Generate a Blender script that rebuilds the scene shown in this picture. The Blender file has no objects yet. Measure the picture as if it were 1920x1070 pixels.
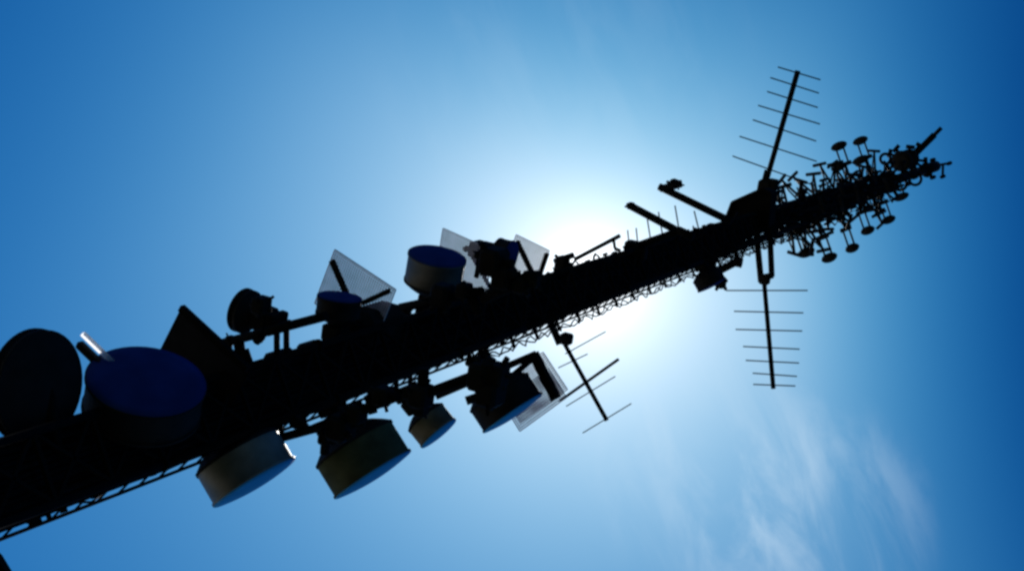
import bpy, math, random
from mathutils import Vector, Matrix
random.seed(7)
scene = bpy.context.scene
col = scene.collection
V3 = Vector
R_ = math.radians

# ------------------------------------------------------------------ camera
# photo is 1920x1070; the camera stands 10 m from the mast on open ground and looks steeply up
W, H, CX, CY, F = 1920.0, 1070.0, 960.0, 535.0, 2667.0
DIST, EYE = 10.0, 1.6
def _c(p): return V3((p[0] - CX, -(p[1] - CY), -F))
_z = _c((2300, 127)).normalized()
_r = _c((0, 905))
_y = (_r - _z * _r.dot(_z)).normalized()
_x = _y.cross(_z)
RW = Matrix((_x, _y, _z))                     # camera -> world
CAM = V3((0, -DIST, EYE))
cam_data = bpy.data.cameras.new('camera')
cam = bpy.data.objects.new('camera', cam_data)
col.objects.link(cam)
cam.matrix_world = Matrix.Translation(CAM) @ RW.to_4x4()
cam_data.sensor_width = 36.0
cam_data.lens = F / W * 36.0
cam_data.clip_start = 0.1
cam_data.clip_end = 5000
scene.camera = cam

def ray(px, py): return (RW @ _c((px, py))).normalized()
def at(px, py, y0=0.0):                       # the point seen at a photo pixel, on the upright plane y = y0
    d = ray(px, py); return CAM + d * ((y0 - CAM.y) / d.y)
def atz(px, py, z):                           # the same on the level plane z
    d = ray(px, py); return CAM + d * ((z - CAM.z) / d.z)
def az(a): return V3((math.cos(R_(a)), math.sin(R_(a)), 0))

# ------------------------------------------------------------------ light and sky
SUN = ray(1106, 524)
el = math.asin(SUN.z); azi = math.atan2(SUN.x, SUN.y)
world = bpy.data.worlds.new('World'); scene.world = world
world.use_nodes = True
nt = world.node_tree; nt.nodes.clear()
def N(t, **k):
    n = nt.nodes.new(t)
    for a, b in k.items(): setattr(n, a, b)
    return n
def L(a, b): nt.links.new(a, b)
def M(op, a, b=None, c=None, clamp=False):
    n = N('ShaderNodeMath', operation=op); n.use_clamp = clamp
    for i, v in enumerate((a, b, c)):
        if v is None: continue
        if isinstance(v, (int, float)): n.inputs[i].default_value = v
        else: L(v, n.inputs[i])
    return n.outputs[0]
def VM(op, a, b=None):
    n = N('ShaderNodeVectorMath', operation=op)
    for i, v in enumerate((a, b)):
        if v is None: continue
        if isinstance(v, (tuple, Vector)): n.inputs[i].default_value = tuple(v)
        else: L(v, n.inputs[i])
    return n.outputs[1] if op == 'DOT_PRODUCT' else n.outputs[0]
out = N('ShaderNodeOutputWorld'); bg = N('ShaderNodeBackground')
sky = N('ShaderNodeTexSky', sky_type='NISHITA')
sky.sun_disc = False
sky.sun_elevation = el; sky.sun_rotation = azi
sky.altitude = 900; sky.air_density = 1.0; sky.dust_density = 0.35; sky.ozone_density = 3.5
tc = N('ShaderNodeTexCoord').outputs['Generated']
dirn = VM('NORMALIZE', tc)
cosang = VM('DOT_PRODUCT', dirn, SUN)
deg = M('MULTIPLY', M('ARCCOSINE', M('MINIMUM', cosang, 0.9999999)), 57.29578)
def expo(amp, s): return M('MULTIPLY', M('EXPONENT', M('MULTIPLY', deg, -1.0 / s)), amp)
aure = N('ShaderNodeCombineXYZ')
core = M('ADD', expo(1.0, 0.7), expo(0.65, 2.3))
K = 10.0                                       # the Background strength is 0.1
for i, (a, s) in enumerate(((1.07, 6.3), (1.0, 10.0), (0.84, 14.8))):
    L(M('MULTIPLY', M('ADD', expo(a, s), core), K), aure.inputs[i])
hs = N('ShaderNodeMix', data_type='RGBA', blend_type='MULTIPLY'); hs.inputs['Factor'].default_value = 1.0
L(sky.outputs[0], hs.inputs['A']); hs.inputs['B'].default_value = (0.03, 0.39, 0.70, 1)
# sky deepened toward the right, top and upper left, lens vignetting included
phi = M('MULTIPLY', M('ARCCOSINE', VM('DOT_PRODUCT', dirn, ray(3000, 480))), 57.29578)
tx = M('SMOOTH_MAX', M('SUBTRACT', 26.6, phi), 0.0, 3.0)
phi2 = M('MULTIPLY', M('ARCCOSINE', VM('DOT_PRODUCT', dirn, ray(1500, -900))), 57.29578)
thin = M('ADD', M('ADD', M('MULTIPLY', tx, 0.19), M('MULTIPLY', M('MULTIPLY', tx, tx), 0.012)), M('MULTIPLY', M('SMOOTH_MAX', M('SUBTRACT', 26.0, phi2), 0.0, 4.0), 0.10))
phi3 = M('MULTIPLY', M('ARCCOSINE', VM('DOT_PRODUCT', dirn, ray(-600, -500))), 57.29578)
thin = M('ADD', thin, M('MULTIPLY', M('SMOOTH_MAX', M('SUBTRACT', 24.0, phi3), 0.0, 4.0), 0.06))
att = N('ShaderNodeCombineXYZ')
for i, k_ in enumerate((1.1, 0.44, 0.22)): L(M('EXPONENT', M('MULTIPLY', thin, -k_)), att.inputs[i])
tot = VM('MULTIPLY', VM('ADD', hs.outputs['Result'], aure.outputs[0]), att.outputs[0])
# thin cirrus, strongest low on the right
cd = ray(1540, 985); cu = (RW @ V3((1, 0.3, 0))).normalized(); cv = cd.cross(cu).normalized(); cu = cv.cross(cd)
cmb = N('ShaderNodeCombineXYZ')
L(M('MULTIPLY', VM('DOT_PRODUCT', dirn, cu), 26.0), cmb.inputs[0]); L(M('MULTIPLY', VM('DOT_PRODUCT', dirn, cv), 9.0), cmb.inputs[1])
nz = N('ShaderNodeTexNoise'); nz.inputs['Scale'].default_value = 1.0; nz.inputs['Detail'].default_value = 6.0
nz.inputs['Roughness'].default_value = 0.58; nz.inputs['Distortion'].default_value = 0.5
L(cmb.outputs[0], nz.inputs['Vector'])
cr = N('ShaderNodeMapRange', interpolation_type='SMOOTHSTEP'); L(nz.outputs['Fac'], cr.inputs['Value'])
cr.inputs['From Min'].default_value = 0.36; cr.inputs['From Max'].default_value = 0.74
def mask(d, r0, r1, w):
    m = N('ShaderNodeMapRange', interpolation_type='SMOOTHSTEP'); L(VM('DOT_PRODUCT', dirn, d), m.inputs['Value'])
    m.inputs['From Min'].default_value = math.cos(R_(r1)); m.inputs['From Max'].default_value = math.cos(R_(r0))
    m.inputs['To Max'].default_value = w
    return m.outputs[0]
msk = M('ADD', mask(ray(1510, 975), 0.3, 5.6, 0.28), M('ADD', mask(ray(1330, 860), 0.5, 6, 0.20), mask(ray(1060, 100), 0.5, 9, 0.06)))
cl = N('ShaderNodeMix', data_type='RGBA'); L(M('MULTIPLY', cr.outputs[0], msk), cl.inputs['Factor'])
L(tot, cl.inputs['A']); cl.inputs['B'].default_value = (7.0, 8.6, 10.0, 1)
L(cl.outputs['Result'], bg.inputs['Color']); bg.inputs['Strength'].default_value = 0.1
L(bg.outputs[0], out.inputs[0])

sd = bpy.data.lights.new('sun', 'SUN'); sd.energy = 4.0; sd.angle = R_(0.53); sd.color = (1, 0.96, 0.88)
so = bpy.data.objects.new('sun', sd); col.objects.link(so)
so.rotation_euler = SUN.to_track_quat('Z', 'Y').to_euler()
so.location = (0, 0, 70)
scene.view_settings.view_transform = 'Standard'
scene.view_settings.look = 'None'
scene.view_settings.exposure = 0.0
scene.view_settings.gamma = 1.0
scene.cycles.filter_width = 2.8

# ------------------------------------------------------------------ materials
def mat(name, c, rough=0.6, metal=0.0, var=0.25, scale=6.0, bump=0.0, spec=0.3):
    m = bpy.data.materials.new(name); m.use_nodes = True
    t = m.node_tree; b = t.nodes['Principled BSDF']
    n = t.nodes.new('ShaderNodeTexNoise'); n.inputs['Scale'].default_value = scale; n.inputs['Detail'].default_value = 6
    tcn = t.nodes.new('ShaderNodeTexCoord'); t.links.new(tcn.outputs['Object'], n.inputs['Vector'])
    r = t.nodes.new('ShaderNodeValToRGB')
    r.color_ramp.elements[0].position = 0.3; r.color_ramp.elements[1].position = 0.75
    r.color_ramp.elements[0].color = (*[x * (1 - var) for x in c], 1); r.color_ramp.elements[1].color = (*[min(1, x * (1 + var)) for x in c], 1)
    t.links.new(n.outputs['Fac'], r.inputs[0]); t.links.new(r.outputs[0], b.inputs['Base Color'])
    b.inputs['Roughness'].default_value = rough; b.inputs['Metallic'].default_value = metal
    b.inputs['Specular IOR Level'].default_value = spec
    if bump:
        bp = t.nodes.new('ShaderNodeBump'); bp.inputs['Strength'].default_value = bump
        t.links.new(n.outputs['Fac'], bp.inputs['Height']); t.links.new(bp.outputs[0], b.inputs['Normal'])
    return m
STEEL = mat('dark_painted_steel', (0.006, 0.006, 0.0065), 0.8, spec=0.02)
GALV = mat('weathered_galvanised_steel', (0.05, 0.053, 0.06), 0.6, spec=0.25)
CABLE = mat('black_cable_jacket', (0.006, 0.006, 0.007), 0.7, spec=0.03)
SHROUD = mat('dish_shroud_paint', (0.125, 0.128, 0.128), 0.5, var=0.3, scale=5, spec=0.3)
SHROUD_G = mat('shaded_green_dish_shroud', (0.062, 0.070, 0.044), 0.8, var=0.45, scale=3, spec=0.03)  # darker greenish shroud copy; shade from above is put into its colour
SHROUD_B = mat('beige_dish_shroud_paint', (0.13, 0.12, 0.10), 0.8, var=0.35, scale=5, spec=0.03)
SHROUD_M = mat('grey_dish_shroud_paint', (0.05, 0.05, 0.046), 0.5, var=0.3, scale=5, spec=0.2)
SHROUD_D = mat('shadow_side_dish_shroud', (0.012, 0.012, 0.014), 0.7, spec=0.03)  # near-black shroud copy, shade of averted sides painted into the colour
RADOME_N = mat('shaded_radome_fabric', (0.009, 0.026, 0.135), 0.8, var=0.2, scale=3, spec=0.02)  # navy base colour carries the shade lying on these faces
RADOME = mat('sky_tinted_radome_fabric', (0.015, 0.27, 0.60), 0.6, var=0.12, scale=3)  # blue base colour stands in for sky reflected by the face
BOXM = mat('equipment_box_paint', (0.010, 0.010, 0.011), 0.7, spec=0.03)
WHITE = mat('white_antenna_cover', (0.8, 0.8, 0.8), 0.4, var=0.05)
_t = WHITE.node_tree; _b = _t.nodes['Principled BSDF']; _o = _t.nodes['Material Output']
_tr = _t.nodes.new('ShaderNodeBsdfTranslucent'); _tr.inputs[0].default_value = (0.92, 0.92, 0.92, 1)
_mx = _t.nodes.new('ShaderNodeMixShader'); _mx.inputs[0].default_value = 0.9
_t.links.new(_b.outputs[0], _mx.inputs[1]); _t.links.new(_tr.outputs[0], _mx.inputs[2]); _t.links.new(_mx.outputs[0], _o.inputs[0])
GRATE = mat('galvanised_grating', (0.60, 0.58, 0.74), 0.6)
GROUND = mat('dark_grass', (0.035, 0.042, 0.02), 0.95, var=0.3, scale=0.6, bump=0.3)
BOUNCE = mat('pale_bounce_gravel', (0.62, 0.56, 0.44), 0.95, var=0.15, scale=4, bump=0.3)
CONC = mat('concrete', (0.35, 0.34, 0.32), 0.9, var=0.15, bump=0.2)

# ------------------------------------------------------------------ mesh builder
def frame(d):
    d = d.normalized()
    u = d.cross(V3((0, 0, 1)))
    if u.length < 1e-3: u = d.cross(V3((1, 0, 0)))
    u.normalize(); return u, d.cross(u).normalized(), d
class MB:
    def __init__(s): s.v = []; s.f = []; s.sm = []
    def add(s, vs, fs, smooth=False):
        o = len(s.v); s.v += [tuple(v) for v in vs]; s.f += [tuple(i + o for i in f) for f in fs]; s.sm += [smooth] * len(fs)
    def lathe(s, a, d, prof, n=32, cap=True):
        """prof: list of (distance along d, radius)"""
        u, w, d = frame(d); vs = []; fs = []
        for (t, r) in prof:
            for i in range(n):
                q = 2 * math.pi * i / n
                vs.append(a + d * t + (u * math.cos(q) + w * math.sin(q)) * r)
        for k in range(len(prof) - 1):
            for i in range(n):
                j = (i + 1) % n
                fs.append((k * n + i, k * n + j, (k + 1) * n + j, (k + 1) * n + i))
        s.add(vs, fs, n > 6)
        if cap:
            for k in (0, len(prof) - 1):
                if prof[k][1] > 1e-4:
                    f = [k * n + i for i in range(n)]
                    s.f.append(tuple(x + len(s.v) - len(vs) for x in (f if k else f[::-1]))); s.sm.append(False)
        return s
    def tube(s, a, b, r, n=8, r2=None):
        a, b = V3(a), V3(b)
        return s.lathe(a, b - a, [(0, r), ((b - a).length, r if r2 is None else r2)], n)
    def path(s, pts, r, n=6):
        pts = [V3(p) for p in pts]; vs = []; fs = []
        for k, p in enumerate(pts):
            d = (pts[min(k + 1, len(pts) - 1)] - pts[max(k - 1, 0)])
            u, w, _ = frame(d)
            for i in range(n):
                q = 2 * math.pi * i / n; vs.append(p + (u * math.cos(q) + w * math.sin(q)) * r)
        for k in range(len(pts) - 1):
            for i in range(n):
                j = (i + 1) % n; fs.append((k * n + i, k * n + j, (k + 1) * n + j, (k + 1) * n + i))
        fs.append(tuple(range(n))[::-1]); fs.append(tuple((len(pts) - 1) * n + i for i in range(n)))
        s.add(vs, fs, True); return s
    def box(s, c, ax, ay, azv, bev=0.0):
        """c centre; ax, ay, azv half-extent vectors"""
        c = V3(c); ax, ay, azv = V3(ax), V3(ay), V3(azv)
        if bev <= 0:
            vs = [c + ax * i + ay * j + azv * k for i in (-1, 1) for j in (-1, 1) for k in (-1, 1)]
            s.add(vs, [(0, 1, 3, 2), (4, 6, 7, 5), (0, 4, 5, 1), (2, 3, 7, 6), (0, 2, 6, 4), (1, 5, 7, 3)]); return s
        b = [min(bev / max(e.length, 1e-6), 0.45) for e in (ax, ay, azv)]
        oct_ = [(1, 1 - b[1]), (1 - b[0], 1), (-1 + b[0], 1), (-1, 1 - b[1]), (-1, -1 + b[1]), (-1 + b[0], -1), (1 - b[0], -1), (1, -1 + b[1])]
        vs = []
        for z, k in ((-1, 1 - b[0]), (-1 + b[2], 1), (1 - b[2], 1), (1, 1 - b[0])):
            for (p, q) in oct_: vs.append(c + ax * p * k + ay * q * k + azv * z)
        fs = [tuple(range(8))[::-1], tuple(range(24, 32))]
        for k in range(3):
            for i in range(8):
                j = (i + 1) % 8; fs.append((k * 8 + i, k * 8 + j, k * 8 + 8 + j, k * 8 + 8 + i))
        s.add(vs, fs); return s
    def bar(s, a, b, w, h, up=V3((0, 0, 1))):
        a, b = V3(a), V3(b); d = (b - a); l = d.length / 2; d.normalize()
        u = d.cross(up)
        if u.length < 1e-3: u = d.cross(V3((1, 0, 0)))
        u.normalize(); v = u.cross(d)
        return s.box((a + b) / 2, d * l, u * w / 2, v * h / 2)
    def build(s, name, m, parent=None, origin=None):
        me = bpy.data.meshes.new(name)
        o = bpy.data.objects.new(name, me); col.objects.link(o)
        og = V3((0, 0, 0))
        if parent is not None:
            p = parent; og = V3((0, 0, 0))
            while p is not None: og += p.location; p = p.parent
        if origin is not None: o.location = V3(origin) - og; og = V3(origin)
        me.from_pydata([tuple(V3(v) - og) for v in s.v], [], s.f)
        me.materials.append(m); me.validate()
        for i, p in enumerate(me.polygons): p.use_smooth = s.sm[i] if i < len(s.sm) else False
        o.parent = parent
        return o
def thing(name, loc, label, cat, group=None):
    o = bpy.data.objects.new(name, None); col.objects.link(o); o.location = loc; o.empty_display_size = 0.2
    o['label'] = label; o['category'] = cat
    if group: o['group'] = group
    return o
def tag(o, label=None, cat=None, group=None, kind=None):
    for k, v in (('label', label), ('category', cat), ('group', group), ('kind', kind)):
        if v: o[k] = v
    return o

# ------------------------------------------------------------------ ground
g = MB(); g.add([(-2500, -2500, 0), (2500, -2500, 0), (2500, 2500, 0), (-2500, 2500, 0)], [(0, 1, 2, 3)])
tag(g.build('ground', GROUND), 'dark grass far below the mast', kind='structure')
g = MB(); g.add([(-260, 28, .004), (220, 28, .004), (240, 400, .004), (-180, 400, .004)], [(0, 1, 2, 3)])
tag(g.build('bounce_ground', BOUNCE), 'pale unseen gravel added beyond the mast to bounce light onto the dishes', kind='structure')  # added out of view; its brightness lifts the far edges of the drums

# ------------------------------------------------------------------ the mast
TOP = 47.0
def hw(z):                                     # half width of the mast
    return 0.33 - 0.05 * min(max((z - 12) / 30, 0), 1)
def cxo(z): return 0.0
mast = thing('lattice_mast', (0, 0, 0), 'tall black lattice mast crossing the whole picture, packed with feeder cables', 'mast')
def corner(i, z):
    w = hw(z); sx, sy = ((-1, -1), (1, -1), (1, 1), (-1, 1))[i % 4]
    return V3((sx * w, sy * w, z))
fnd = MB(); fnd.box((0, 0, 0.15), (1.1, 0, 0), (0, 1.1, 0), (0, 0, 0.2), 0.04); fnd.build('foundation', CONC, mast)
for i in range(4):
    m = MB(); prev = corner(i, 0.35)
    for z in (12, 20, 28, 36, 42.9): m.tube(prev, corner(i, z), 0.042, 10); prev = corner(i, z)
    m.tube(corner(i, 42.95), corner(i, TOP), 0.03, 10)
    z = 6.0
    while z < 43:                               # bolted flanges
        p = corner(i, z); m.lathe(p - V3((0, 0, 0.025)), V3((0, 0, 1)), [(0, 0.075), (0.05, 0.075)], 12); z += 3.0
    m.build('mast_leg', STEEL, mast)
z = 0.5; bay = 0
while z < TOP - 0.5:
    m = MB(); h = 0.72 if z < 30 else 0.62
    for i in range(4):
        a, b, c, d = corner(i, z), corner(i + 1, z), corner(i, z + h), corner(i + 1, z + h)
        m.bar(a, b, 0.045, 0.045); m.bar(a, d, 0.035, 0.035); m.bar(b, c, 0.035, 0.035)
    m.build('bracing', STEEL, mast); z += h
# feeder cables on racks inside the faces
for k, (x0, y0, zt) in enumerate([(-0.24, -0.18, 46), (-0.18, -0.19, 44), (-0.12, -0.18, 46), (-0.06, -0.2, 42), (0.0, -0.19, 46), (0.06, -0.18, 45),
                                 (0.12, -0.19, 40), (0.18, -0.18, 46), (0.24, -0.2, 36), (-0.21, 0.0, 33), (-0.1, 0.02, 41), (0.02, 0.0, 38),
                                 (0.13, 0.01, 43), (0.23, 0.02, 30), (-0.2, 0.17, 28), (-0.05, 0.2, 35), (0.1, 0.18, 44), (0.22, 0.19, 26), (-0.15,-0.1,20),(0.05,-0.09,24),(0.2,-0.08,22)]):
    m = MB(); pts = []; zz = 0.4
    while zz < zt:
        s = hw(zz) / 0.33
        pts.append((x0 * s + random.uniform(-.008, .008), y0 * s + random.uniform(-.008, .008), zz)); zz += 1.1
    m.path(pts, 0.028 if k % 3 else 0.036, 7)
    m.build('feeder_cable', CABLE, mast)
for y0, wf in ((-0.14, 0.93), (0.09, 0.9)):     # the perforated racks that carry the cables
    m = MB(); zz = 0.6
    while zz < 31:
        w = hw(zz) * wf; m.box((0, y0, zz + 0.42), (w, 0, 0), (0, 0.006, 0), (0, 0, 0.40)); zz += 0.87
    m.build('cable_rack', STEEL, mast)

# climbing ladder on the right-hand face
lad = thing('climbing_ladder', (0.44, 0, 0), 'long narrow climbing ladder running up the lower edge of the black mast', 'ladder')
def lx(z, k=1): return hw(z) + (0.145 if k else 0.065)
RY = (0.16, 0.36)
for k_, y in enumerate(RY):
    m = MB(); prev = V3((lx(0.3, k_), y, 0.3))
    for z in (12, 20, 28, 36, 42.5): m.tube(prev, (lx(z, k_), y, z), 0.018, 8); prev = V3((lx(z, k_), y, z))
    m.build('ladder_rail', STEEL, lad)
for k in range(10):
    m = MB(); z = 3 + k * 4.0; m.bar((hw(z) - 0.02, 0.26, z), (lx(z), 0.26, z), 0.05, 0.02); m.build('ladder_bracket', STEEL, lad)
st = MB(); nr = 0; z = 0.6
while z < 42.4:
    m = MB() if 8.5 < z < 38 else st
    m.tube((lx(z, 0), RY[0], z), (lx(z), RY[1], z), 0.012, 6)
    if m is not st: m.build('ladder_rung', STEEL, lad)
    z += 0.3
tag(st.build('ladder_rungs', STEEL, lad), kind='stuff')
# a coaxial run clipped outside the same face, with its standoff clips
m = MB(); pts = []; z = 1.0
while z < 37: pts.append((hw(z) + 0.055 + random.uniform(-.008, .008), -0.16, z)); z += 0.8
o = m.path(pts, 0.02).build('outer_cable', CABLE, mast)
for k in range(40):
    z = 8 + k * 0.8
    MB().box((hw(z) + 0.03, -0.16, z), (0.05, 0, 0), (0, 0.03, 0), (0, 0, 0.02)).build('cable_clip', STEEL, mast)

for ph in (0, math.pi):                        # two slack coaxes that cross each other again and again
    pts = []; z = 19.0
    while z < 35: pts.append((hw(z) + 0.20 + 0.045 * math.sin(z * 2 * math.pi / 0.62 + ph) + random.uniform(-.02, .02), -0.05 + 0.05 * math.cos(z * 5 + ph), z)); z += 0.1
    MB().path(pts, 0.013, 5).build('slack_cable', CABLE, mast)
for k in range(20):
    z = 19.2 + k * 0.8
    MB().box((hw(z) + 0.11, -0.05, z), (0.12, 0, 0), (0, 0.02, 0), (0, 0, 0.02)).build('cable_clip', STEEL, mast)

def seg(m, p, q, z, r, n=8): m.tube(atz(*p, z), atz(*q, z), r, n)

# ------------------------------------------------------------------ dishes
def dish(px, py, y0, a, dia, depth, label, radome, shroud, pole=None, tilt=0.0, back=0.45, name='microwave_dish', box=True, group='microwave dishes on the mast', edge=None):
    C = at(px, py, y0); n = (az(a) + V3((0, 0, tilt))).normalized(); r = dia / 2
    t = thing(name, C - n * (depth + r * back), label, 'dish antenna', group)
    m = MB(); prof = [(-0.02, r * 1.0)] + [(0.002 + 0.05 * dia * (1 - (q / 6) ** 2), r * q / 6) for q in range(6, -1, -1)]
    m.lathe(C, n, prof, 48).build('radome', radome, t)
    m = MB(); m.lathe(C - n * depth, n, [(0, r * 0.985), (depth - 0.03, r * 0.985), (depth - 0.03, r * 1.02), (depth - 0.004, r * 1.02), (depth - 0.004, r * 0.9)], 48, cap=False).build('shroud', shroud, t)
    m = MB(); bd = r * back
    prof = [(0, r * 1.01), (-0.03, r * 1.01)] + [(-0.03 - bd * (1 - (q / 6) ** 2), max(r * q / 6, 0.1)) for q in range(6, 0, -1)]
    m.lathe(C - n * depth, n, prof, 40).build('reflector', SHROUD_D, t)
    B = C - n * (depth + bd + 0.03)
    up = V3((0, 0, 1)); sd_ = n.cross(up).normalized()
    if box:
        MB().box(B - n * 0.1, n * 0.1, sd_ * 0.13, up * 0.13, 0.02).build('radio_unit', BOXM, t)
    if not box:
        MB().tube(B + n * 0.05, (0, B.y + .2, B.z), 0.05).build('support_arm', STEEL, t); return t
    m = MB(); m.lathe(B + n * 0.02, -n, [(0, 0.09), (0.3, 0.07)], 14)
    m.box(B - n * 0.26, n * 0.05, sd_ * 0.12, up * 0.16, 0.015); m.build('clamp', STEEL, t)
    if pole:
        h0, h1 = pole
        p = B - n * 0.34
        MB().tube(p - up * h0, p + up * h1, 0.045, 12).build('mounting_pole', STEEL, t)
        # arms back to the mast
        for zz in (p.z - h0 * 0.6, p.z + h1 * 0.6):
            m = MB()
            w = hw(zz); tgt = V3((max(-w, min(w, p.x)), max(-w, min(w, p.y)), zz))
            m.tube((p.x, p.y, zz), tgt, 0.035, 8)
            m.build('support_arm', STEEL, t)
    return t

dish(58, 722, -0.15, 112, 1.02, 0.10, 'black round dish cut off by the left edge of the photo', SHROUD_D, SHROUD_D, (0.4, 0.4), group=None, back=0.25, box=False)
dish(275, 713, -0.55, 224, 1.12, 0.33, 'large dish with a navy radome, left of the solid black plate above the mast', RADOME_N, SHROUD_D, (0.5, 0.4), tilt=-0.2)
dish(478, 905, -0.05, 345, 0.98, 0.36, 'leftmost drum dish under the mast, grey drum side and blue face', RADOME, SHROUD, (0.3, 0.3))
dish(700, 890, 0.0, 344, 1.06, 0.42, 'biggest drum dish below the mast, dark drum and blue lower face', RADOME, SHROUD_G, (0.3, 0.3))
dish(823, 813, 0.1, 336, 0.58, 0.26, 'small beige drum dish touching the biggest one below the mast', RADOME, SHROUD_B, (0.3, 0.3))
dish(962, 775, 0.0, 343, 1.00, 0.34, 'black drum dish under the pale grating hung below the mast', RADOME, SHROUD_D, (0.3, 0.3))
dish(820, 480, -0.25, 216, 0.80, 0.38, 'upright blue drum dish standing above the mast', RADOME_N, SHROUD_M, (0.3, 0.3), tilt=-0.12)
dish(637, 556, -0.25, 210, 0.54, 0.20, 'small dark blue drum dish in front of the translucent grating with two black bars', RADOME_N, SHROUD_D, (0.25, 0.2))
dish(452, 580, 0.0, 125, 0.50, 0.08, 'small black dish with a boxy radio on the horizontal pipe above the mast', SHROUD_D, SHROUD_D, (0.15, 0.15))
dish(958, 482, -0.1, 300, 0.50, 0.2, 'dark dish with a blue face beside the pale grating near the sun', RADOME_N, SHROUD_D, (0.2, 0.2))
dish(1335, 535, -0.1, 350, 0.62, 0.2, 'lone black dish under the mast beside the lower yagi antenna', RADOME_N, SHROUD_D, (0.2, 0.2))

# ------------------------------------------------------------------ ice guards: level gratings above the dishes
def guard(corner_px, e1, e2, z0y, label, bars=((0, 0.12), (0.88, 1)), solid=False, pitch=0.032):
    """corner pixel, two neighbouring corner pixels, depth plane of the corner"""
    A = at(*corner_px, z0y); z = A.z
    B = atz(*e1, z); D = atz(*e2, z)
    u = (B - A); v = (D - A)
    v = v - u.normalized() * v.dot(u.normalized()) * 0.6
    t = thing('ice_guard', A + (u + v) / 2, label, 'ice guard', 'ice guards over the dishes')
    nu = max(4, int(u.length / pitch)); nv = max(4, int(v.length / pitch)); up = V3((0, 0, 0.010))
    m = MB()
    if solid:
        m.box(A + (u + v) / 2, u / 2, v / 2, V3((0, 0, 0.004)))
        for k in range(1, 12): m.bar(A + u * k / 12 + up, A + u * k / 12 + v + up, 0.012, 0.012)
        m.build('plate', GRILLE_D, t)
    else:
        for k in range(nu + 1): m.bar(A + u * k / nu, A + u * k / nu + v, 0.0125, 0.008)
        for k in range(nv + 1): m.bar(A + v * k / nv + up, A + v * k / nv + u + up, 0.010, 0.006)
        m.build('grating', GRATE, t)
    m = MB()
    for (p, q) in ((A, A + u), (A + u, A + u + v), (A + u + v, A + v), (A + v, A)): m.bar(p, q, 0.012, 0.016)
    m.build('edge_frame', GRATE if not solid else STEEL, t)
    return t, A, u, v
GRILLE_D = mat('dark_chequer_plate', (0.010, 0.011, 0.02), 0.7, spec=0.03)
def rib(t, a, b, r=0.035): MB().bar(a, b, r * 2, r * 2).build('support_bar', STEEL, t)

t, A, u, v = guard((343, 573), (470, 690), (300, 672), -0.1, 'solid dark triangular looking plate above the mast, right of the large navy dish', solid=True)
rib(t, A + V3((0, 0, -.05)) + u * 0.02 + v*0.0, A + u + V3((0, 0, -.05)))
t, A, u, v = guard((628, 468), (742, 543), (596, 572), 0.0, 'translucent grating with two black bars, left of the other gratings above the mast')
rib(t, atz(622, 488, A.z - .06), atz(652, 556, A.z - .06), 0.03); rib(t, atz(730, 545, A.z - .06), atz(680, 568, A.z - .06), 0.03)
t, A, u, v = guard((831, 428), (925, 470), (832, 520), 0.1, 'pale translucent grating behind the upright blue drum dish')
rib(t, atz(902, 468, A.z - .06), atz(893, 520, A.z - .06), 0.03)
t, A, u, v = guard((968, 440), (1030, 470), (950, 495), 0.1, 'pale translucent grating nearest the sun, above the mast', pitch=0.036)
rib(t, atz(969, 452, A.z - .06), atz(998, 512, A.z - .06), 0.033); rib(t, atz(1026, 475, A.z - .06), atz(1012, 516, A.z - .06), 0.03)
t, A, u, v = guard((1018, 660), (1064, 730), (930, 722), 0.2, 'broad pale grating hung below the mast over the black drum dish', pitch=0.036)
t2, A2, u2, v2 = guard((975, 808), (1062, 745), (945, 752), 0.2, 'pale grating corner sticking out under the black drum dish', pitch=0.036)
zz = min(A.z, A2.z) - 0.1
rib(t, atz(1000, 662, zz), atz(1043, 748, zz), 0.06); rib(t, atz(820, 742, zz), atz(1003, 664, zz), 0.05)
rib(t, atz(899, 640, zz), atz(918, 700, zz), 0.05)
rib(t, atz(960, 705, zz), atz(1003, 668, zz), 0.04)

# ------------------------------------------------------------------ side arms, brackets and boxes
def arm(name, label, cat, segs, blobs=(), group=None, y0=0.0, ref=None, partname='pipe'):
    """segs: (p, q, radius) at one level; blobs: (px, py, half size)"""
    z = at(*(ref or segs[0][0]), y0).z
    t = thing(name, atz(*segs[0][0], z), label, cat, group)
    for p, q, r in segs: m = MB(); m.tube(atz(*p, z), atz(*q, z), r, 10); m.build(partname, STEEL, t)
    for b in blobs:
        c = atz(b[0], b[1], z); s = b[2]; k = b[3] if len(b) > 3 else 30
        mm = MB(); mm.box(c, az(k) * s * 0.72, az(k + 90) * s * 0.6, V3((0, 0, s * 0.8)), s * 0.2)
        for _ in range(5):
            a_ = random.uniform(0, 360); d_ = (az(a_) + V3((0, 0, random.uniform(-.6, .6)))).normalized()
            mm.tube(c + d_ * s * 0.2, c + d_ * s * random.uniform(0.95, 1.35), s * random.uniform(0.12, 0.26), 7)
        mm.build('clamp_box', BOXM, t)
        p0 = c + az(random.uniform(0, 360)) * s * .6
        MB().path([p0, c + V3((random.uniform(-1, 1), random.uniform(-1, 1), -1)) * s * 1.1, c + V3((0, 0, -s * 0.5))], 0.012, 5).build('jumper_cable', CABLE, t)
    return t
arm('side_arm', 'horizontal pipe with a short post standing above the mast, carrying two small dishes', 'support arm',
    [((418, 643), (612, 592), 0.05), ((447, 636), (456, 700), 0.06), ((458, 655), (470, 690), 0.05), ((500, 618), (480, 640), 0.05)],
    [(490, 572, 0.13), (487, 632, 0.06), (432, 638, 0.07)])
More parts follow.
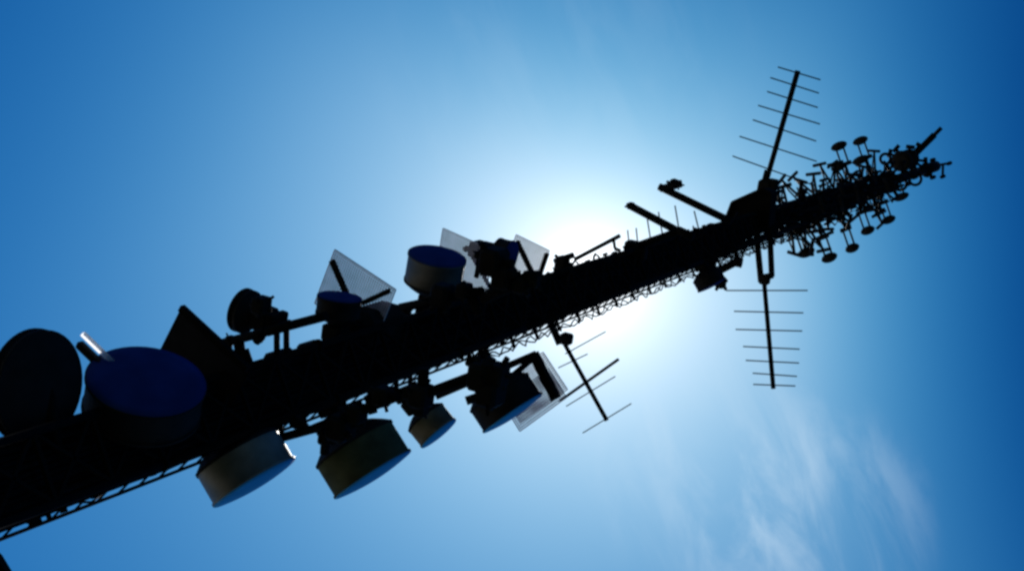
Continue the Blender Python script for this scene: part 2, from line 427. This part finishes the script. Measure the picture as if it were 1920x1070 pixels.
arm('side_arm', 'thick stubby pipe frame under the upright blue drum dish', 'support arm',
    [((750, 577), (905, 545), 0.06), ((757, 578), (775, 605), 0.05), ((830, 560), (832, 590), 0.08), ((880, 545), (900, 590), 0.07), ((905, 560), (990, 520), 0.08), ((985, 520), (1010, 520), 0.09)],
    [(830, 553, 0.2), (870, 545, 0.14), (926, 490, 0.24), (945, 520, 0.2), (910, 478, 0.12), (978, 535, 0.14), (1003, 528, 0.1)])
arm('side_arm', 'long pipe frame hanging under the mast and holding the drum dishes', 'support arm',
    [((520, 822), (600, 800), 0.05), ((590, 803), (745, 742), 0.055), ((520, 780), (524, 830), 0.055), ((700, 735), (730, 755), 0.06), ((780, 745), (900, 700), 0.055), ((795, 690), (790, 745), 0.06), ((612, 800), (608, 850), 0.05), ((690, 740), (700, 775), 0.05)],
    [(790, 742, 0.17), (770, 735, 0.1), (718, 742, 0.14), (640, 800, 0.2), (670, 775, 0.14), (610, 820, 0.1), (560, 790, 0.1), (905, 705, 0.2), (932, 702, 0.16), (920, 735, 0.2), (500, 825, 0.22), (455, 835, 0.2), (790, 768, 0.1)])
# equipment boxes strapped to the mast: bulges of its upper outline
for (px, py, s, k, lab) in [(700, 612, 0.26, 30, 'bulky black cabinet bulging from the upper mast edge under the grating with two black bars'),
                            (525, 676, 0.12, 10, 'rounded black box on the upper mast edge, left one of two humps'),
                            (582, 658, 0.11, 20, 'rounded black box on the upper mast edge, right one of two humps'),
                            (735, 612, 0.16, 50, 'black cabinet on the upper mast edge beside the bulky one')]:
    c = at(px, py, -0.1); t = thing('equipment_box', c, lab, 'equipment box', 'equipment boxes on the mast edge')
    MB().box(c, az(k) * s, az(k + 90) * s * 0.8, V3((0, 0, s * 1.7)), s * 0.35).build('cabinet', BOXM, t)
    MB().box(c - V3((0, 0, s * 1.7 + 0.03)), az(k) * s * 0.5, az(k + 90) * s * 0.4, V3((0, 0, 0.03)), 0.01).build('cable_gland', CABLE, t)
    MB().bar(c, (max(-.3, c.x + s + .1), c.y, c.z), 0.08, 0.08).build('bracket', STEEL, t)

# white topped panel antenna, left
WS = 1
c = at(172, 650, 0.0); t = thing('panel_antenna', c, 'short panel antenna with a bright white top edge between the two left dishes', 'panel antenna')
a1 = at(154, 642, 0.0); a2 = at(210, 690, -0.3); zc_ = a1.z
a2 = atz(206, 692, zc_)
dd = (a2 - a1).normalized(); sdv = dd.cross(V3((0, 0, 1))).normalized()
MB().box((a1 + a2) / 2 - V3((0, 0, .05)), dd * (a2 - a1).length / 2, sdv * 0.035, V3((0, 0, 0.035)), 0.01).build('back_plate', BOXM, t)
mm = MB(); ln = (a2 - a1).length + 0.04; st_ = a1 - dd * 0.05 + sdv * WS * 0.05 + V3((0, 0, .03)); vs = []; fs = []
for k in range(9):                             # a moulded half-round shell, one wall thick, lit through by the sun
    q = math.pi * k / 8; off = sdv * WS * (0.036 * math.sin(q)) + V3((0, 0, 0.036 * math.cos(q)))
    vs += [st_ + off, st_ + off + dd * ln]
for k in range(8): fs.append((2 * k, 2 * k + 1, 2 * k + 3, 2 * k + 2))
mm.add(vs, fs, True); mm.build('cover', WHITE, t)
MB().tube(a2, (-0.3, a2.y, a2.z), 0.03).build('mounting_pole', STEEL, t)

# ------------------------------------------------------------------ yagi antennas
def yagi(label, boom, els, y0, r=0.045, er=0.012, extra=(), ref=None, blobs=(), drop=0.0):
    z = at(*(ref or boom[0]), y0).z
    a, b = atz(*boom[0], z), atz(*boom[1], z)
    t = thing('yagi_antenna', a, label, 'antenna', 'yagi antennas')
    MB().tube(a, b, r, 10).build('boom', STEEL, t)
    for e in els:
        p, q = e[0], e[1]; rr = e[2] if len(e) > 2 else er
        MB().tube(atz(*p, z) + V3((0, 0, r)), atz(*q, z) + V3((0, 0, r)), rr, 6).build('element', STEEL, t)
    for p, q, rr in extra: MB().tube(atz(*p, z), atz(*q, z), rr, 10).build('mounting_pipe', STEEL, t)
    for bx, by, s in blobs:
        MB().box(atz(bx, by, z), az(30) * s, az(120) * s, V3((0, 0, s)), s * 0.3).build('clamp', BOXM, t)
    return t
yagi('large yagi antenna with seven thin rods pointing up above the mast', ((1432, 356), (1496, 133)),
     [((1457, 126), (1537, 150)), ((1443, 146), (1534, 175)), ((1437, 172), (1532, 202)), ((1420, 198), (1536, 233)),
      ((1410, 225), (1529, 265)), ((1385, 256), (1530, 303)), ((1372, 293), (1525, 348))], 0.0, 0.065, 0.016,
     extra=[((1418, 402), (1436, 350), 0.11), ((1440, 400), (1454, 340), 0.07), ((1432, 350), (1440, 320), 0.09)], blobs=[(1435, 350, 0.16), (1449, 345, 0.12)])
yagi('yagi antenna with seven thin rods hanging down below the mast on a forked mount', ((1432, 520), (1450, 728)),
     [((1360, 545), (1513, 545)), ((1375, 584), (1505, 587)), ((1378, 618), (1503, 621)), ((1392, 650), (1498, 655)),
      ((1397, 676), (1497, 681)), ((1410, 700), (1493, 706)), ((1411, 721), (1490, 724))], 0.0, 0.055, 0.015,
     extra=[((1417, 425), (1427, 528), 0.075), ((1443, 425), (1447, 518), 0.07), ((1430, 520), (1449, 516), 0.07)], blobs=[(1434, 524, 0.11)])
yagi('small yagi antenna hanging below the mast next to the pale gratings', ((1055, 638), (1138, 788)),
     [((1058, 664), (1134, 622)), ((1045, 690), (1100, 664)), ((1048, 752), (1158, 674), 0.024), ((1060, 762), (1152, 706)), ((1091, 812), (1182, 757))],
     0.0, 0.035, 0.009, extra=[((1026, 590), (1050, 645), 0.06)], blobs=[(1062, 635, 0.09)])
yagi('short antenna lying along the mast with thin upright rods, right of the sun', ((1180, 466), (1276, 433)),
     [((1174, 432), (1179, 480)), ((1190, 428), (1195, 476)), ((1211, 411), (1219, 462)), ((1232, 398), (1242, 455)), ((1263, 386), (1272, 440)), ((1299, 396), (1308, 432))],
     -0.2, 0.07, 0.013, extra=[((1190, 470), (1200, 500), 0.07), ((1165, 478), (1210, 470), 0.05), ((1272, 432), (1300, 445), 0.08)], blobs=[(1186, 465, 0.13), (1202, 476, 0.1), (1180, 474, 0.08)])

arm('side_arm', 'bare thick pipe slanting up from the short antenna right of the sun', 'support arm', [((1182, 386), (1280, 438), 0.075)], [(1183, 386, 0.09)])
arm('side_arm', 'long slanting pipe with a stubby fitting at its tip, above the mast', 'support arm', [((1236, 350), (1372, 416), 0.075), ((1238, 354), (1277, 345), 0.07)], [(1264, 345, 0.13, 40), (1272, 345, 0.1, 10)])
arm('side_arm', 'thin rod rising from a small clamp cluster just right of the sun', 'support arm',
    [((1078, 486), (1162, 442), 0.035), ((1150, 445), (1153, 466), 0.025), ((1040, 490), (1075, 478), 0.05), ((1045, 495), (1040, 525), 0.05), ((1153, 466), (1163, 470), 0.03), ((1160, 478), (1178, 474), 0.04)],
    [(1055, 492, 0.15), (1065, 500, 0.1), (1045, 505, 0.07)])
arm('side_arm', 'stubby bracket with a clamp at its end, under the mast beside the lone dish', 'support arm',
    [((1336, 485), (1332, 520), 0.1), ((1340, 512), (1382, 490), 0.08), ((1385, 490), (1378, 470), 0.05)], [(1384, 491, 0.13), (1352, 530, 0.15), (1340, 520, 0.18)])

# big angled cabinet at the yagi root
z = at(1405, 385, -0.2).z
pts = [(1362, 410), (1374, 379), (1430, 354), (1446, 362), (1440, 425), (1370, 430)]
m = MB(); lo = [atz(*p, z) for p in pts]; hi = [p + V3((0, 0, 0.5)) for p in lo]; n_ = len(lo)
m.add(lo + hi, [tuple(range(n_)), tuple(range(n_, 2 * n_))[::-1]] + [(i, i + n_, (i + 1) % n_ + n_, (i + 1) % n_) for i in range(n_)])
t = thing('rest_platform', lo[0], 'angular black platform on the mast at the root of the large upper yagi', 'platform')
m.build('deck', STEEL, t)
m = MB()
for p, q in zip(lo, lo[1:] + lo[:1]): m.bar(p - V3((0, 0, .04)), q - V3((0, 0, .04)), 0.06, 0.06)
m.build('deck_frame', STEEL, t)
# cable loops beside the platform
for pts_, lab in [([(1322, 435), (1322, 425), (1332, 420), (1345, 421), (1352, 430)], 'small curl of cable on the upper mast edge, left of the angular platform'),
                  ([(1105, 512), (1108, 500), (1092, 494), (1083, 500)], 'small curl of cable on the mast edge right of the sun')]:
    z = at(*pts_[0]).z; c0 = atz(*pts_[0], z)
    tag(MB().path([atz(*p, z) for p in pts_], 0.025).build('cable_loop', CABLE, None, c0), lab, 'cable')
# drooping jumper cables
for pts_, lab in [([(884, 650), (889, 672), (893, 690)], 'thin jumper cable hanging left of the stout post below the mast')]:
    z = at(*pts_[0]).z; c0 = atz(*pts_[0], z)
    tag(MB().path([atz(*p, z) for p in pts_], 0.018).build('jumper_cable', CABLE, None, c0), lab, 'cable')

# ------------------------------------------------------------------ dipole heads at the top
heads = [(1512, 473, 32, 'leftmost'), (1555, 483, 30, 'second'), (1598, 465, 26, 'third'), (1627, 432, 26, 'fourth'), (1666, 412, 26, 'fifth'), (1690, 369, 28, 'rightmost')]
heads_u = [(1573, 274, 30), (1613, 264, 28), (1572, 313, 28), (1614, 300, 32)]
LB = {0: 'dipole antenna with an oval black head, leftmost of the row below the mast top',
      1: 'dipole antenna with an oval black head, lowest hanging below the mast top',
      2: 'dipole antenna with an oval black head, third from the left below the mast top',
      3: 'dipole antenna with an oval black head, fourth from the left below the mast top',
      4: 'dipole antenna with an oval black head, fifth from the left below the mast top',
      5: 'dipole antenna with a slim black head, rightmost of the row below the mast top',
      6: 'dipole antenna with a mushroom head, outermost left of four above the mast top',
      7: 'dipole antenna with a mushroom head, outermost right of four above the mast top',
      8: 'dipole antenna with a mushroom head, inner left of four above the mast top',
      9: 'dipole antenna with a mushroom head, inner right of four above the mast top'}
def axis_px(x): return 905 + (127 - 905) * x / 2300.0
def dipole(i, px, py, wpx, rootx, lower):
    z = at(px, py, 0).z
    c = atz(px, py, z); sc = (c - CAM).length / F
    root = V3((0, 0, 0)); rz = at(rootx, axis_px(rootx), 0).z
    root = V3((0.18 * (1 if lower else -1), 0, rz))
    o = (V3((root.x, root.y, c.z)) - c); o.z = 0; o.normalize()
    s = o.cross(V3((0, 0, 1))).normalized()
    t = thing('dipole_antenna', c, LB[i], 'antenna', 'dipole antennas round the mast top')
    hwid = wpx * sc * 0.5
    axd = (atz(px + 10, py - 4, z) - atz(px - 10, py + 4, z)).normalized()
    m = MB(); prof = [(-hwid + 2 * hwid * k / 10, max(0.01, 0.125 * math.sqrt(max(0, 1 - ((k - 5) / 5.2) ** 2)))) for k in range(11)]
    m.lathe(c, axd, prof, 14).build('head', BOXM, t)
    for q in (-1, 1):
        a = c + axd * hwid * 0.45 * q; b = a + o * 0.55
        MB().tube(a, b, 0.028, 8).build('stalk', STEEL, t)
    e = c + o * 0.55
    MB().box(e, axd * hwid * 0.8, o * 0.06, V3((0, 0, 0.07)), 0.02).build('balun_box', BOXM, t)
    MB().tube(e, (root.x, root.y, c.z), 0.04, 8).build('boom', STEEL, t)
    m = MB(); e2 = V3((root.x, root.y, c.z)); m.path([e, e * 0.5 + e2 * 0.5 - V3((0, 0, 0.35)), e2 - V3((0, 0, 0.5))], 0.025).build('feed_cable', CABLE, t)
for i, (x, y, w, _) in enumerate(heads): dipole(i, x, y, w, x, True)
for i, (x, y, w) in enumerate(heads_u): dipole(6 + i, x, y, w, x, False)
# dipoles that stand toward and behind the mast: a packed thicket
k = 0
for zz in [35.0, 35.7, 36.4, 37.1, 37.8, 38.5, 39.2, 40.0, 40.8, 41.6, 42.5, 43.4, 44.4, 45.4]:
    for a in ((15, 200, 100) if k % 2 else (345, 255, 165)):
        a += random.uniform(-22, 22); l = random.uniform(0.55, 1.15)
        b = V3((0, 0, zz)) + az(a) * l; s0 = V3((0, 0, zz)) + az(a) * 0.15
        t = thing('dipole_antenna', b, 'short stubby dipole in the dense black thicket round the mast top', 'antenna', 'short dipoles crowding the mast top')
        MB().tube(s0, b, 0.035, 8).build('boom', STEEL, t)
        sd2 = (az(a + 90 + random.uniform(-25, 25)) + V3((0, 0, random.uniform(-.7, .7)))).normalized()
        MB().tube(b - sd2 * 0.22 - V3((0, 0, 0.0)), b + sd2 * 0.22, 0.045, 8).build('head', BOXM, t)
        MB().path([b, b * 0.6 + s0 * 0.4 - V3((0, 0, 0.3)), s0 - V3((0, 0, 0.45))], 0.022).build('feed_cable', CABLE, t)
    k += 1

# wind-twisted jumper bundles and stub arms packed round the top section of the mast
zz = 34.2; q = 0
while zz < 47.5:
    a = (q * 137.5) % 360; l = 0.38 + 0.3 * ((q * 5) % 7) / 7
    s0 = V3((0, 0, zz)) + az(a) * 0.1; b = V3((0, 0, zz + 0.1)) + az(a) * l
    m = MB(); m.tube(s0, b, 0.035, 7); m.tube(b - V3((0, 0, 0.3)), b + V3((0, 0, 0.3)), 0.04, 8); m.build('stub_arm', STEEL, mast)
    if q % 3: MB().path([b, b + az(a + 60) * 0.15 - V3((0, 0, 0.4)), s0 - V3((0, 0, 0.9)), s0 - V3((0, 0, 1.5))], 0.022, 5).build('jumper_cable', CABLE, mast)
    zz += 0.19; q += 1

# drip loops of loose feeder along both edges of the mast
random.seed(21)
for k in range(30):
    zz = 11.5 + k * 0.75 + random.uniform(-.2, .2); sx = -1 if k % 3 else 1; y = random.uniform(-.25, .25)
    w = hw(zz); d = random.uniform(0.05, 0.15); h = random.uniform(0.12, 0.35)
    MB().path([(sx * (w - .03), y, zz + h), (sx * (w + d * .7), y, zz + h * .7), (sx * (w + d), y - .03, zz), (sx * (w + d * .6), y - .05, zz - h * .8), (sx * (w - .03), y - .05, zz - h)], random.uniform(0.012, 0.022), 6).build('drip_loop', CABLE, mast)
for k in range(26):
    zz = 34.5 + k * 0.5; a = random.uniform(0, 360); rr = random.uniform(0.45, 0.8)
    MB().path([az(a) * 0.25 + V3((0, 0, zz)), az(a + 15) * rr + V3((0, 0, zz + random.uniform(-.3, .3))), az(a + 40) * rr * .9 + V3((0, 0, zz - .5)), az(a + 30) * 0.25 + V3((0, 0, zz - .9))], 0.02, 5).build('drip_loop', CABLE, mast)

for k in range(60):                            # bolts, hangers and stubs that break the mast's edges
    zz = 10.5 + k * 0.42 + random.uniform(-.15, .15); sx = -1 if random.random() < .6 else 1; w = hw(zz); y = random.uniform(-.28, .28)
    p = V3((sx * (w - .02), y, zz)); q = p + V3((sx * random.uniform(.05, .14), random.uniform(-.05, .05), random.uniform(-.08, .08)))
    m = MB(); m.tube(p, q, random.uniform(.012, .03), 6); m.box(q, (.022, 0, 0), (0, .03, 0), (0, 0, random.uniform(.02, .07))); m.build('cable_hanger', STEEL, mast)

# ------------------------------------------------------------------ mast head
t = thing('mast_head_antenna', at(1690, 302), 'round black canister at the very tip of the mast', 'antenna')
z = at(1690, 302).z; c = atz(1692, 302, z)
MB().lathe(c - V3((0, 0, 0.3)), V3((0, 0, 1)), [(0, 0.2), (0.05, 0.34), (0.2, 0.36), (0.25, 0.25), (0.9, 0.25), (0.95, 0.34), (1.5, 0.34), (1.55, 0.1), (2.4, 0.08)], 14).build('canister', BOXM, t)
MB().tube(c - V3((0, 0, .1)), (0, 0, z - 0.1), 0.09).build('support_arm', STEEL, t)
for k in range(9):
    a_ = k * 40 + 15 * (k % 2); l = 0.45 + 0.22 * ((k * 4) % 5) / 5; h = -0.2 + 0.17 * k
    mm = MB(); e = c + az(a_) * l + V3((0, 0, h)); mm.tube(c + V3((0, 0, h)), e, 0.05, 7); mm.tube(e - az(a_ + 80) * 0.13, e + az(a_ + 80) * 0.15, 0.07, 7); mm.build('radial_element', STEEL, t)
m = MB(); m.tube((0, 0, TOP - 2.5), (0, 0, 53), 0.16, 12); m.tube((0, 0, 53), (0, 0, at(1754, axis_px(1754)).z), 0.2, 12); m.lathe(V3((0, 0, 47)), V3((0, 0, 1)), [(0, .34), (.08, .36), (.16, .34)], 16); m.build('top_pole', STEEL, mast)
z = 51.5
seg_t = thing('whip_antenna', atz(1712, 293, z), 'single slanting rod sticking up to the right from the mast tip', 'antenna')
m = MB(); m.tube(atz(1712, 293, z), atz(1752, 253, z), 0.11, 12); m.build('rod', STEEL, seg_t)
m = MB(); m.tube(atz(1752, 253, z), atz(1765, 240, z), 0.07, 12); m.build('tip', STEEL, seg_t)
m = MB(); m.tube(atz(1712, 293, z), (0, 0, z), 0.08, 12); m.build('support_arm', STEEL, seg_t)
# ring dipoles at the tip
for j, (p, r, lab) in enumerate([((1738, 322), 0.16, 'small hoop antenna at the tip, right of the round canister'), ((1716, 336), 0.2, 'small hoop antenna under the mast tip'), ((1688, 345), 0.2, 'small hoop antenna left under the mast tip'), ((1660, 298), 0.16, 'small hoop antenna on the left shoulder of the round canister')]):
    c = at(*p); t = thing('hoop_antenna', c, lab, 'antenna', 'hoop antennas at the mast tip')
    MB().path([c + az(a) * r for a in range(0, 361, 20)], 0.05, 6).build('hoop', STEEL, t)
    MB().tube(c + (V3((0, 0, c.z)) - c).normalized() * r, (0, 0, c.z), 0.05).build('support_arm', STEEL, t)

for k in range(12):                            # small stand-off fittings round the tip pole
    zz = 47.6 + k * 0.85; a = (k * 100) % 360; l = 0.25 + 0.12 * (k % 3)
    m = MB(); p = V3((0, 0, zz)); b = p + az(a) * l; m.tube(p, b, 0.05, 7); m.tube(b - V3((0, 0, .25)), b + V3((0, 0, .3)), 0.07, 8); m.build('stub_arm', STEEL, mast)

# dark roof corner at the lower left edge
z = 7.0
P0 = [(-40, 1010), (-6, 1044), (18, 1084), (-30, 1110)]
pp = [atz(*p, z) for p in P0]; hi = [p + V3((0, 0, .04)) for p in pp]
t = thing('equipment_box', pp[0], 'black corner peeking in at the bottom left corner of the photo', 'equipment box')
m = MB(); m.add(pp + hi, [(0, 1, 2, 3), (7, 6, 5, 4)] + [(i, i + 4, (i + 1) % 4 + 4, (i + 1) % 4) for i in range(4)]); m.build('cabinet', BOXM, t)
mx, my = sum(p.x for p in pp) / 4, sum(p.y for p in pp) / 4
MB().tube((mx, my, 0), (mx, my, z), 0.06, 12).build('post', STEEL, t)
